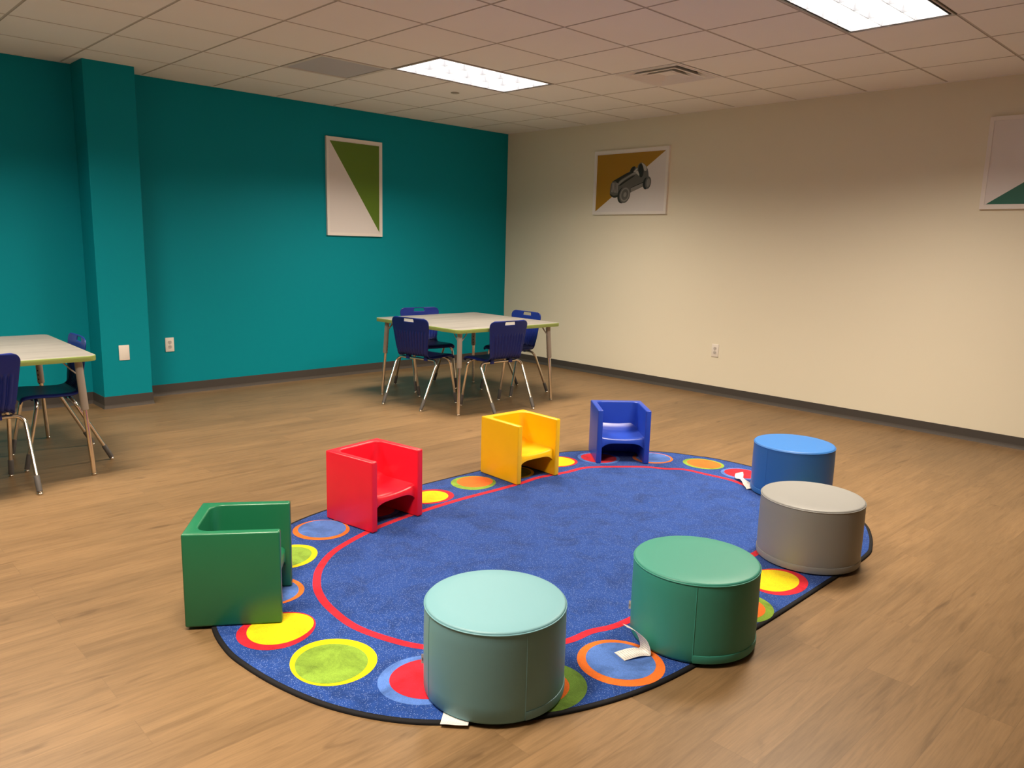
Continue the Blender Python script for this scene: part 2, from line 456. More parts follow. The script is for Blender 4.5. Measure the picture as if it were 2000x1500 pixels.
for (i, j) in LIGHTS:
    lab = LBL.get((i,j), 'recessed ceiling light on the unseen left side of the room')
    if first is None: first = t = ceiling_light(lab)
    else: t = dup(first); t['label'] = lab
    t.location = (-GX-G*(i+1), -GY-G*(j+.5), H)

# square supply diffuser
t = thing('air_diffuser', 'white square louvered air vent in the ceiling, nearer the beige wall', 'air vent', (-GX-G*1.5, -GY-G*4.5, H))
mb = MB(); frame_ring(mb, G/2-.002, G/2-.002, .028, -.003, .003); mb.build('frame', M_tile, t, smooth=0)
mb = MB(); hh = G/2-.012
mb.box((-hh,-hh,.14), (hh,hh,.145)); frame_ring(mb, hh, hh, .004, .003, .14); mb.build('duct', M_black, t, smooth=0)
for k, (ro, ri) in enumerate(((.272,.215),(.196,.142),(.124,.075))):
    mb = MB(); z0, z1 = -.006+.000*k, .040
    def sq(r, z): return [(-r,-r,z),(r,-r,z),(r,r,z),(-r,r,z)]
    V = sq(ro+.012, z0)+sq(ro, z0-.002)+sq(ri, z1)+sq(ri-.002, z1+.002)
    F = [(a*4+q, a*4+(q+1)%4, (a+1)*4+(q+1)%4, (a+1)*4+q) for a in range(3) for q in range(4)]
    mb.add(V, F); o = mb.build('vane', M_tile, t, smooth=0)
    sm = o.modifiers.new('solid', 'SOLIDIFY'); sm.thickness = .002
mb = MB(); mb.box((-.055,-.055,.012), (.055,.055,.016)); mb.build('core_plate', M_tile, t, smooth=0, bevel=.002)

# return grille
t = thing('return_grille', 'grey square return-air panel in the ceiling, left of the lit fixture', 'air vent', (-GX-G*4.5, -GY-G*1.5, H))
mb = MB(); frame_ring(mb, G/2-.002, G/2-.002, .030, -.004, .004); mb.build('frame', M_tubegrey if False else mat('pale_grille_frame', (.72,.68,.64), .5), t, smooth=0, bevel=.0015)
def perf():
    m, nt, b = new_mat('perforated_grey_metal'); L = nt.links.new
    tc = nt.nodes.new('ShaderNodeTexCoord'); vo = nt.nodes.new('ShaderNodeTexVoronoi'); setin(vo, Scale=130.0, Randomness=0.0)
    L(tc.outputs['Object'], vo.inputs['Vector'])
    lt = nt.nodes.new('ShaderNodeMath'); lt.operation = 'LESS_THAN'; lt.inputs[1].default_value = .42; L(vo.outputs['Distance'], lt.inputs[0])
    mx = nt.nodes.new('ShaderNodeMix'); mx.data_type = 'RGBA'; mx.inputs[6].default_value = (.72,.71,.76,1); mx.inputs[7].default_value = (.40,.39,.43,1)
    L(lt.outputs[0], mx.inputs[0]); L(mx.outputs[2], b.inputs['Base Color']); b.inputs['Roughness'].default_value = .6
    return m
mb = MB(); mb.box((-G/2+.030,-G/2+.030,.001), (G/2-.030,G/2-.030,.006)); mb.build('perforated_panel', perf(), t, smooth=0)

mb = MB(); mb.lathe([(.0,-.007),(.034,-.007),(.038,-.005),(.038,-.001),(.030,0)], 28)
o = mb.build('ceiling_cover_plate', mat('cover_metal', (.40,.36,.31), .45)); o.location = (-2.113,-1.526,H)
tag(o, 'small round sprinkler cover plate in a ceiling tile beside the lit fixture', 'sprinkler cover')

# ------------------------------------------------------------------ wall plates
def outlet(label, loc, rz):
    t = thing('wall_outlet', label, 'outlet', loc, rz)      # plate in local xz, facing -y
    mb = MB(); mb.box((-.0385,-.007,-.0635), (.0385,0,.0635)); mb.build('cover_plate', M_plate, t, bevel=.0025, bsegs=2)
    for s in (1, -1):
        mb = MB(); P = []
        for k in range(24):
            a = 2*PI*k/24; P.append((.0175*math.cos(a), max(-.0145, min(.0145, .0175*math.sin(a)))))
        mb.add([(x,-.0072,z+s*.021) for x, z in P]+[(x,-.0092,z+s*.021) for x, z in P],
               [(k,(k+1)%24,24+(k+1)%24,24+k) for k in range(24)]+[tuple(range(24,48))])
        so = mb.build('socket', M_sock, t, smooth=30)
        mb = MB()
        for dx, hgt in ((-.0065,.009),(.0065,.0075)): mb.box((dx-.0013,-.0097,s*.021+.002-hgt/2+.002), (dx+.0013,-.0090,s*.021+.002+hgt/2+.002))
        mb.box((-.0025,-.0097,s*.021-.0105), (.0025,-.0090,s*.021-.0055))
        mb.build('slots', M_slot, so, smooth=0)
    mb = MB(); mb.tube([(0,-.0070,0),(0,-.0086,0)], .003, 10); mb.build('screw', M_chrome, t)
    return t
outlet('white duplex outlet on the teal wall just right of the column', (-4.152,0,.459), 0)
outlet('white duplex outlet low on the bare beige wall', (0,-3.06,.446), -PI/2)
t = thing('blank_wall_plate', 'blank white cover plate on the front of the teal column', 'wall plate', (-4.635,CY,.459), 0)
mb = MB(); mb.box((-.041,-.006,-.063), (.041,0,.063)); mb.build('cover_plate', M_plate, t, bevel=.0025, bsegs=2)
for s in (1, -1):
    mb = MB(); mb.tube([(0,-.0055,s*.042),(0,-.0068,s*.042)], .003, 10); mb.build('screw', M_plate, t)

# ------------------------------------------------------------------ framed posters
def poster(name_label, loc, rz, W_, Hh, tris, extra=None):
    """local: x to the right along the wall, z up from the lower edge, facing -y"""
    t = thing('framed_poster', name_label, 'poster', loc, rz)
    mb = MB(); D, bw = .026, .030
    mb.box((0,-D,0), (W_,0,bw)); mb.box((0,-D,Hh-bw), (W_,0,Hh)); mb.box((0,-D,bw), (bw,0,Hh-bw)); mb.box((W_-bw,-D,bw), (W_,0,Hh-bw))
    mb.build('frame', M_frame, t, smooth=0)
    mb = MB(); yy = -D+.004
    mb.box((bw,yy,bw), (W_-bw,-.004,Hh-bw), 0)
    for poly, mi in tris: mb.add([(x,yy-.0004,z) for x, z in poly], [tuple(range(len(poly)))], mi)
    mats = [M_print, M_pgreen, M_pyellow, M_pteal]
    if extra:
        for li, (poly, m) in enumerate(extra):
            if m not in mats: mats.append(m)
            mb.add([(x,yy-.0007-.00012*li,z) for x, z in poly], [tuple(range(len(poly)))], mats.index(m))
    me = bpy.data.meshes.new('print'); me.from_pydata(mb.v, [], mb.f)
    for i, p in enumerate(me.polygons): p.material_index = mb.m[i]
    for mm in mats: me.materials.append(mm)
    # keep every face turned to the room
    bm = bmesh.new(); bm.from_mesh(me)
    for f in bm.faces:
        f.normal_update()
        if f.normal.y > .5 and f.calc_center_median().y < yy+1e-5: f.normal_flip()
    bm.to_mesh(me); bm.free()
    obj('print', me, t)
    return t
M_frame = mat('white_frame', (.86,.83,.81), .45)
def gl(n, c): return mat(n, c, .35, spec=.5, coat=.25)
M_print = gl('print_white', (.80,.77,.78)); M_pgreen = gl('print_green', (.105,.215,.012)); M_pyellow = gl('print_amber', (.42,.215,.008)); M_pteal = gl('print_teal', (.02,.15,.11))
g_dark, g_mid, g_lt, g_hi = gl('print_near_black', (.022,.024,.024)), gl('print_mid_grey', (.14,.135,.13)), gl('print_light_grey', (.30,.29,.27)), gl('print_highlight', (.52,.50,.48))
W1, H1 = .670, .978
poster('tall white-framed poster with a green triangle, hung on the teal wall', (-2.530,0,1.473), 0, W1, H1,
       [([(.040,H1-.040),(W1-.038,H1-.040),(W1-.038,.045)], 1)])
W2, H2 = .974, .672
def ell(c, rx, rz, tilt=0, n=32, a0=0, a1=2*PI):
    out = []
    for k in range(n):
        a = a0+(a1-a0)*k/n; x, z = rx*math.cos(a), rz*math.sin(a)
        out.append((c[0]+x*math.cos(tilt)-z*math.sin(tilt), c[1]+x*math.sin(tilt)+z*math.cos(tilt)))
    return out
def sm(p): return [(v.x, v.y) for v in catmull([(a,b,0) for a, b in p], 4, True)]
body = [(.232,.232),(.237,.293),(.26,.342),(.358,.388),(.475,.435),(.5,.469),(.526,.489),(.554,.49),(.582,.475),(.594,.501),(.617,.522),(.64,.526),(.675,.508),(.704,.48),(.723,.442),(.733,.399),(.735,.367),(.702,.31),(.684,.289),(.509,.225),(.482,.212),(.37,.19),(.313,.183),(.27,.184),(.239,.204)]
car = [(sm(body), g_mid),
       (sm([(.235,.221),(.247,.199),(.285,.178),(.335,.182),(.341,.202),(.283,.198)]), g_dark),
       (sm([(.256,.345),(.358,.39),(.475,.435),(.537,.432),(.456,.4),(.36,.355),(.337,.323),(.303,.349)]), g_dark),
       (sm([(.341,.317),(.374,.352),(.47,.394),(.544,.429),(.58,.417),(.512,.398),(.423,.358),(.355,.311)]), g_lt),
       (sm([(.360,.312),(.43,.350),(.515,.390),(.56,.400),(.54,.385),(.44,.335),(.37,.300)]), g_dark),
       (sm([(.495,.442),(.504,.468),(.527,.488),(.554,.489),(.538,.44)]), g_dark),
       ([(.582,.474),(.593,.464),(.561,.431),(.538,.439)], g_hi),
       (sm([(.64,.523),(.679,.502),(.704,.475),(.703,.443),(.676,.444),(.66,.482)]), g_hi),
       (ell((.634,.446),.034,.070,.12), g_dark),
       (sm([(.566,.432),(.592,.445),(.612,.415),(.616,.393),(.594,.405)]), g_hi),
       ([(.515,.271),(.681,.324),(.687,.295),(.518,.227)], g_lt),
       ([(.515,.278),(.684,.333),(.681,.324),(.515,.271)], g_dark)]
for k in range(5):
    f = k/4
    car.append(([(.262+.070*f,.335-.004*f),(.268+.070*f,.336-.004*f),(.263+.074*f,.235-.008*f),(.256+.074*f,.236-.008*f)], g_hi))
car += [(ell((.708,.312),.040,.060,-.1), g_dark), (ell((.734,.319),.037,.062,-.1), g_mid), (ell((.736,.319),.022,.042,-.1), g_lt),
        (ell((.409,.200),.066,.086,-.35), g_dark), (ell((.437,.205),.072,.088,-.35), g_mid), (ell((.439,.206),.060,.074,-.35), g_lt), (ell((.440,.206),.046,.057,-.35), g_mid), (ell((.442,.206),.020,.026,-.35), g_lt)]
poster('white-framed poster of a silver toy racing car on amber, on the beige wall', (0,-1.412,1.776), -PI/2, W2, H2,
       [([(.040,H2-.040),(.040,.036),(W2-.040,H2-.040)], 2)], car)
poster('white-framed poster with a teal triangle, at the picture edge of the beige wall', (0,-5.249,1.787), -PI/2, W2, H2,
       [([(.040,.036),(W2-.040,.036),(W2-.040,H2-.04)], 3)])

# ------------------------------------------------------------------ rug
ZR = .0095
outline = [(-5.732,-4.66),(-5.727,-4.825),(-5.697,-5.012),(-5.640,-5.2),(-5.545,-5.372),(-5.42,-5.509),(-5.2,-5.667),(-4.944,-5.772),(-4.649,-5.823),(-4.146,-5.834),
           (-3.6,-5.833),(-3.1,-5.825),(-2.92,-5.785),(-2.748,-5.71),(-2.62,-5.63),(-2.42,-5.45),(-2.25,-5.22),(-2.14,-4.95),(-2.10,-4.675),(-2.117,-4.411),
           (-2.178,-4.244),(-2.253,-4.08),(-2.42,-3.89),(-2.63,-3.725),(-2.848,-3.612),(-3.1,-3.588),(-3.6,-3.587),(-4.04,-3.588),(-4.55,-3.600),(-4.871,-3.655),(-5.15,-3.785),(-5.40,-3.98),(-5.57,-4.2),(-5.69,-4.45)]
RC = (-3.917,-4.71)
edge = [(v.x, v.y) for v in catmull([(a,b,0) for a, b in outline], 10, True)]
def inset(poly, d):
    n = len(poly); out = []
    for i in range(n):
        a, b = Vector(poly[i-1]), Vector(poly[(i+1)%n]); t = (b-a).normalized(); nn = Vector((-t.y,t.x))   # ccw -> inward is left
        out.append((poly[i][0]+nn.x*d, poly[i][1]+nn.y*d))
    return out
rt = thing('oval_rug', 'blue oval rug ringed with coloured dots, lying on the wood floor', 'rug')
bind = inset(edge, .017)
mb = MB(); n = len(edge)
prof = [(0,.0005),(0,.006),(.004,.0095),(.014,.0098),(.018,.0085)]
rings = [inset(edge, d) if d else edge for d, z in prof]
V = [(p[0],p[1],z) for r_, (d, z) in zip(rings, prof) for p in r_]
mb.add(V, [(k*n+i, k*n+(i+1)%n, (k+1)*n+(i+1)%n, (k+1)*n+i) for k in range(len(prof)-1) for i in range(n)])
mb.build('binding', mat('black_binding', (.010,.010,.012), .8, spec=.2, bmp=(500,.3,.001,2)), rt, smooth=60)
C_blue = carpet('rug_blue_pile', (.0135,.055,.262), fleck=.55, mott=.17)
C_red = carpet('rug_red_pile', (.62,.016,.035)); C_yel = carpet('rug_yellow_pile', (.80,.57,.006), mott=.1); C_grn = carpet('rug_green_pile', (.21,.36,.04))
C_org = carpet('rug_orange_pile', (.80,.16,.022), mott=.1); C_lbl = carpet('rug_light_blue_pile', (.085,.19,.56)); C_dgr = carpet('rug_dark_green_pile', (.16,.30,.045))
mats = [C_blue, C_red, C_yel, C_grn, C_org, C_lbl, C_dgr]
RED, YEL, GRN, ORG, LBL_, DGR = 1, 2, 3, 4, 5, 6
mb = MB()
mb.add([(p[0],p[1],ZR) for p in bind], [tuple(range(n))], 0)
# red boundary line
line = [(-5.188,-5.123),(-5.253,-5.0),(-5.300,-4.823),(-5.292,-4.637),(-5.262,-4.503),(-5.213,-4.393),(-5.122,-4.265),(-4.973,-4.141),(-4.746,-4.045),(-4.54,-3.995),(-4.327,-3.968),(-4.056,-3.950),(-3.762,-3.954),(-3.553,-3.951),(-3.403,-3.939),(-3.187,-3.972),(-3.0,-3.985),(-2.816,-4.108),(-2.68,-4.225),(-2.612,-4.334),(-2.53,-4.42),(-2.510,-4.579),(-2.498,-4.754),(-2.56,-4.939),
        (-2.68,-5.12),(-2.90,-5.31),(-3.17,-5.42),(-3.482,-5.455),(-3.80,-5.445),(-4.13,-5.475),(-4.469,-5.47),(-4.572,-5.459),(-4.66,-5.43),(-4.776,-5.420),(-4.92,-5.36),(-5.06,-5.26)]
LN = [(v.x, v.y) for v in catmull([(a,b,0) for a, b in reversed(line)], 8, True)]
nl = len(LN); o1, o2 = inset(LN, -.017), inset(LN, .017)
mb.add([(p[0],p[1],ZR+.0005) for p in o1+o2], [(i,(i+1)%nl,nl+(i+1)%nl,nl+i) for i in range(nl)], RED)
def dot(cx, cy, rx, ry, co, ci, th=None, shift=(.02,0), k=.80, seed=0):
    rnd = random.Random(seed*13+5)
    a2, p2, a3, p3 = rnd.uniform(.01,.035), rnd.uniform(0,6), rnd.uniform(.008,.022), rnd.uniform(0,6)
    def pts(sx, sy, dx, dy, m):
        out = []
        for q in range(48):
            a = 2*PI*q/48; r = 1+a2*math.cos(2*a+p2*m)+a3*math.cos(3*a+p3*m)
            out.append((cx+dx+sx*r*math.cos(a), cy+dy+sy*r*math.sin(a)))
        return out
    mb.add([(x,y,ZR+.0005) for x, y in pts(rx, ry, 0, 0, 1)], [tuple(range(48))], co)
    mb.add([(x,y,ZR+.0010) for x, y in pts(rx*k, ry*k, shift[0]*.75, shift[1]*.75, 1.15)], [tuple(range(48))], ci)
D = [(-5.530,-4.655,.147,.135,RED,YEL,(.022,.006),.84),(-5.488,-4.979,.147,.155,YEL,GRN,(-.016,-.008),.83),(-5.325,-5.275,.150,.150,LBL_,RED,(.016,-.004),.82),
     (-5.055,-5.555,.150,.150,DGR,ORG,(-.02,.01),.72),(-4.747,-5.640,.150,.155,ORG,LBL_,(.010,.008),.80),(-4.40,-5.68,.145,.135,YEL,GRN,(0,0),.82),
     (-4.040,-5.692,.140,.138,GRN,ORG,(-.01,0),.78),(-3.690,-5.680,.150,.122,RED,YEL,(-.006,.022),.83),(-3.33,-5.690,.145,.125,LBL_,RED,(0,0),.82),
     (-2.98,-5.57,.145,.135,ORG,LBL_,(0,0),.82),(-2.67,-5.34,.145,.145,YEL,GRN,(0,0),.82),(-2.42,-5.03,.145,.145,GRN,ORG,(0,0),.8),
     (-2.318,-4.715,.128,.128,LBL_,RED,(.008,.004),.84),(-2.310,-4.425,.128,.135,GRN,ORG,(.006,-.004),.84),(-2.463,-4.119,.145,.132,ORG,LBL_,(.012,0),.86),
     (-2.757,-3.885,.140,.146,LBL_,RED,(0,0),.84),(-3.045,-3.765,.140,.128,RED,YEL,(-.006,0),.88),(-3.450,-3.760,.140,.128,YEL,GRN,(0,0),.86),
     (-3.787,-3.762,.140,.134,GRN,ORG,(.026,.012),.80),(-4.150,-3.803,.142,.122,RED,YEL,(-.012,0),.82),(-4.520,-3.790,.140,.130,LBL_,RED,(0,0),.82),
     (-4.882,-3.866,.140,.138,ORG,LBL_,(.014,.012),.86),(-5.172,-4.060,.145,.130,YEL,GRN,(-.012,0),.84),(-5.40,-4.335,.140,.140,ORG,LBL_,(-.006,0),.88)]
for s_, (cx, cy, rx, ry, co, ci, sh, k) in enumerate(D): dot(cx, cy, rx, ry, co, ci, shift=sh, k=k, seed=s_)
me = bpy.data.meshes.new('pile'); me.from_pydata(mb.v, [], mb.f)
for i, p in enumerate(me.polygons): p.material_index = mb.m[i]
for mm in mats: me.materials.append(mm)
bm = bmesh.new(); bm.from_mesh(me)
for f in bm.faces:
    f.normal_update()
    if f.normal.z < 0: f.normal_flip()
bm.to_mesh(me); bm.free()
obj('pile', me, rt)

# ------------------------------------------------------------------ cube chairs
def cube_chair(label, loc, deg, m):
    t = thing('cube_chair', label, 'chair', (loc[0],loc[1],ZR+.0015), rad(deg), 'plastic cube chairs on the rug')
    W_, D_, Hh, ts, tb, rc = .356, .346, .362, .036, .044, .050
    x0, x1, yo, yi = -D_/2, D_/2, W_/2, W_/2-ts
    xi = x0+tb
    P = [(x0,-yo),(x1,-yo),(x1,-yi)]
    for k in range(9):
        a = -PI/2-PI/2*k/8; P.append((xi+rc+rc*math.cos(a), -yi+rc+rc*math.sin(a)))
    for k in range(9):
        a = PI-PI/2*k/8; P.append((xi+rc+rc*math.cos(a), yi-rc+rc*math.sin(a)))
    P += [(x1,yi),(x1,yo),(x0,yo)]
    mb = MB(); mb.prism(P, 0, Hh)
    me = mb.mesh('shell', m, smooth=0, bevel=.0075, bsegs=4, bang=40)
    cut = xi+rc+.002
    def piece(name, test):
        bm = bmesh.new(); bm.from_mesh(me)
        bmesh.ops.triangulate(bm, faces=[f for f in bm.faces if len(f.verts) > 4])
        bmesh.ops.bisect_plane(bm, geom=bm.verts[:]+bm.edges[:]+bm.faces[:], plane_co=(cut,0,0), plane_no=(1,0,0), dist=1e-6)
        bmesh.ops.delete(bm, geom=[f for f in bm.faces if not test(f.calc_center_median())], context='FACES')
        q = bpy.data.meshes.new(name); bm.to_mesh(q); bm.free(); q.materials.append(m)
        q.shade_smooth(); q.set_sharp_from_angle(angle=rad(35))
        return obj(name, q, t)
    piece('back_panel', lambda c: c.x < cut)
    piece('side_panel', lambda c: c.x > cut and c.y < 0)
    piece('side_panel', lambda c: c.x > cut and c.y > 0)
    # seat with dished top, rolled back edge and arched apron
    nx, ny = 26, 24; xa, xb = xi-.006, x1-.022; ye = yi+.004
    top, bot = [], []
    for i in range(nx+1):
        x = xa+(xb-xa)*i/nx
        for j in range(ny+1):
            y = -ye+2*ye*j/ny; q = abs(y)/ye
            z = .163+.013*q**2.2
            back = max(0, 1-(x-xa)/.075); z += .050*back**2.2
            fr = max(0, (x-(xb-.020))/.020); z -= .012*fr**2
            top.append((x,y,z))
            zb = .132-.040*q**5.0+.012*max(0, (xb-x)/(xb-xa)-.2)
            bot.append((x,y,min(zb, z-.012)))
    mb = MB(); nv = (nx+1)*(ny+1); w_ = ny+1; F = []
    for i in range(nx):
        for j in range(ny):
            a = i*w_+j; F += [(a,a+w_,a+w_+1,a+1), (nv+a,nv+a+1,nv+a+w_+1,nv+a+w_)]
    for j in range(ny): F += [(j,j+1,nv+j+1,nv+j), (nx*w_+j,nv+nx*w_+j,nv+nx*w_+j+1,nx*w_+j+1)]
    for i in range(nx): F += [(i*w_,nv+i*w_,nv+(i+1)*w_,(i+1)*w_), (i*w_+ny,(i+1)*w_+ny,nv+(i+1)*w_+ny,nv+i*w_+ny)]
    mb.add(top+bot, F); mb.build('seat', m, t, smooth=50)
    return t
def plastic(n, c): return mat(n, c, .33, spec=.6, bmp=(420,.10,.0006,3), var=.06, varscale=9)
cube_chair('green plastic cube chair half off the left end of the rug', (-5.532,-4.377), -34.7, plastic('green_plastic', (.012,.165,.075)))
cube_chair('red plastic cube chair on the rug, between the green and yellow ones', (-4.573,-3.879), -81, plastic('red_plastic', (.85,.012,.036)))
cube_chair('yellow plastic cube chair on the rug, between the red and blue ones', (-3.4395,-3.8045), -92, plastic('yellow_plastic', (.97,.54,.002)))
cube_chair('blue plastic cube chair at the far edge of the rug, facing forward', (-2.630,-3.948), -131.3, plastic('blue_plastic', (.018,.065,.48)))

# ------------------------------------------------------------------ drum stools
CAMXY = (-6.7788,-7.15)
def drum(label, loc, m, r=.229, h=.301, seams=(), band=None):
    t = thing('drum_stool', label, 'stool', (loc[0],loc[1],ZR+.002), math.atan2(CAMXY[1]-loc[1], CAMXY[0]-loc[0]), 'round vinyl drum stools on the rug')
    mb = MB()
    pr = [(0,0),(r-.012,0),(r-.004,.003),(r,.012)]+[(r+.0012*math.sin(PI*k/6),.012+(h-.026)*k/6) for k in range(1,7)]
    pr += [(r-.0012,h-.006),(r-.004,h-.0022),(r-.010,h-.0004),(r-.06,h+.0005),(0,h+.001)]
    mb.lathe(pr, 96); mb.build('cushion', m, t, smooth=50)
    mb = MB(); ring = []
    for k in range(97):
        a = 2*PI*k/96; ring.append(((r-.0005)*math.cos(a), (r-.0005)*math.sin(a), h-.010))
    mb.tube(ring, .0026, 6, caps=False); mb.build('top_piping', m, t, smooth=80)
    for s in seams:
        a = rad(s); mb = MB()
        mb.tube([((r+.0012*math.sin(PI*k/8)-.0006)*math.cos(a), (r+.0012*math.sin(PI*k/8)-.0006)*math.sin(a), .012+(h-.028)*k/8) for k in range(9)], .0022, 6)
        mb.build('side_seam', m, t, smooth=80)
    if band:
        mb = MB(); a0, a1 = rad(band[0]), rad(band[1])
        mb.lathe([(r-.004,.004),(r+.002,.006),(r+.0032,.012),(r+.0032,.030),(r+.0022,.034),(r-.002,.035)], 48, a0=a0, a1=a1); mb.build('zip_band', m, t, smooth=50)
    return t
def vinyl(n, c): return mat(n, c, .50, spec=.6, bmp=(700,.10,.0004,3))
def side_label(t, ang, z=.075, r=.229):
    a = rad(ang); c, s = math.cos(a), math.sin(a)
    mb = MB(); w_, hh = .010, .0165
    def pt(rr, dz, o): return (rr*c-o*s, rr*s+o*c, z+dz)
    V = [pt(r-.002,-hh,-.0006),pt(r+w_,-hh,-.0006),pt(r+w_,hh,-.0006),pt(r-.002,hh,-.0006),pt(r-.002,-hh,.0006),pt(r+w_,-hh,.0006),pt(r+w_,hh,.0006),pt(r-.002,hh,.0006)]
    mb.add(V, [(3,2,1,0),(4,5,6,7),(0,1,5,4),(1,2,6,5),(2,3,7,6),(3,0,4,7)], 0)
    for sg in (-1, 1):
        o = sg*.0009
        mb.add([pt(r+.004,-.007,o),pt(r+.0068,-.007,o),pt(r+.0068,.004,o),pt(r+.004,.004,o)], [(0,1,2,3)], 1)
    mb.build('side_label', [M_labelgrey, M_labelink], t, smooth=0)
def ribbon(t, pts, width, wdir, thick=.0006, taper=None):
    """paper strip through world points; wdir is its width direction in world"""
    inv = t.matrix_world.inverted() if False else (Matrix.Translation(t.location) @ Matrix.Rotation(t.rotation_euler.z, 4, 'Z')).inverted()
    P = resample(catmull(pts, 8), 40); wd = Vector(wdir).normalized()
    me = bpy.data.meshes.new('care_tag'); V = []; F = []; U = []
    for i, p in enumerate(P):
        ww = width/2*(taper(i/39) if taper else 1)
        V += [inv @ (p-wd*ww), inv @ (p+wd*ww)]
        U += [(i/39,0),(i/39,1)]
        if i: F.append((2*i-2,2*i-1,2*i+1,2*i))
    me.from_pydata(V, [], F); me.materials.append(M_tagp); uv = me.uv_layers.new(name='uv')
    for l in me.loops: uv.data[l.index].uv = U[l.vertex_index]
    me.shade_smooth()
    o = obj('care_tag', me, t); s = o.modifiers.new('solid', 'SOLIDIFY'); s.thickness = thick; s.offset = 0
    return o
s1 = drum('pale turquoise drum stool, nearest to the viewer, at the rug edge', (-5.172,-5.449), vinyl('turquoise_vinyl', (.15,.35,.41)), seams=(-63,25.5), band=(25.5,112))
s2 = drum('emerald green drum stool with a paper tag curling from its base', (-4.384,-5.691), vinyl('emerald_vinyl', (.032,.26,.20)), seams=(2.5,), band=(2.5,105))
s3 = drum('grey drum stool between the blue and emerald ones', (-3.314,-5.632), vinyl('grey_vinyl', (.25,.26,.26)), r=.231, seams=(150,), band=(-120,120))
s4 = drum('bright blue drum stool behind the grey one', (-2.4265,-5.1024), vinyl('blue_vinyl', (.026,.16,.49)), r=.230, h=.303, seams=(-38,), band=(-150,-40))
side_label(s1, -92, .080); side_label(s2, -91, .078)
ribbon(s2, [(-4.725,-5.618,.0125),(-4.700,-5.628,.016),(-4.672,-5.640,.0185),(-4.648,-5.650,.0165),(-4.632,-5.659,.0135),(-4.627,-5.658,.022),(-4.628,-5.652,.045),(-4.634,-5.640,.068),(-4.650,-5.618,.090),(-4.672,-5.596,.104)],
       .062, (-.019,-.066,0), taper=lambda f: 1 if f < .72 else 1-.55*(f-.72)/.28)
ribbon(s1, [(-5.360,-5.545,.0125),(-5.385,-5.520,.0125),(-5.402,-5.502,.0135),(-5.418,-5.484,.0125)], .062, (.03,.09,0) if False else (-.037,-.032,0))
ribbon(s4, [(-2.585,-4.925,.0165),(-2.555,-4.905,.024),(-2.520,-4.86,.027),(-2.49,-4.815,.034),(-2.45,-4.775,.026),(-2.40,-4.745,.040)], .055, (.6,-.45,.12), taper=lambda f: .75+.3*math.sin(9*f))

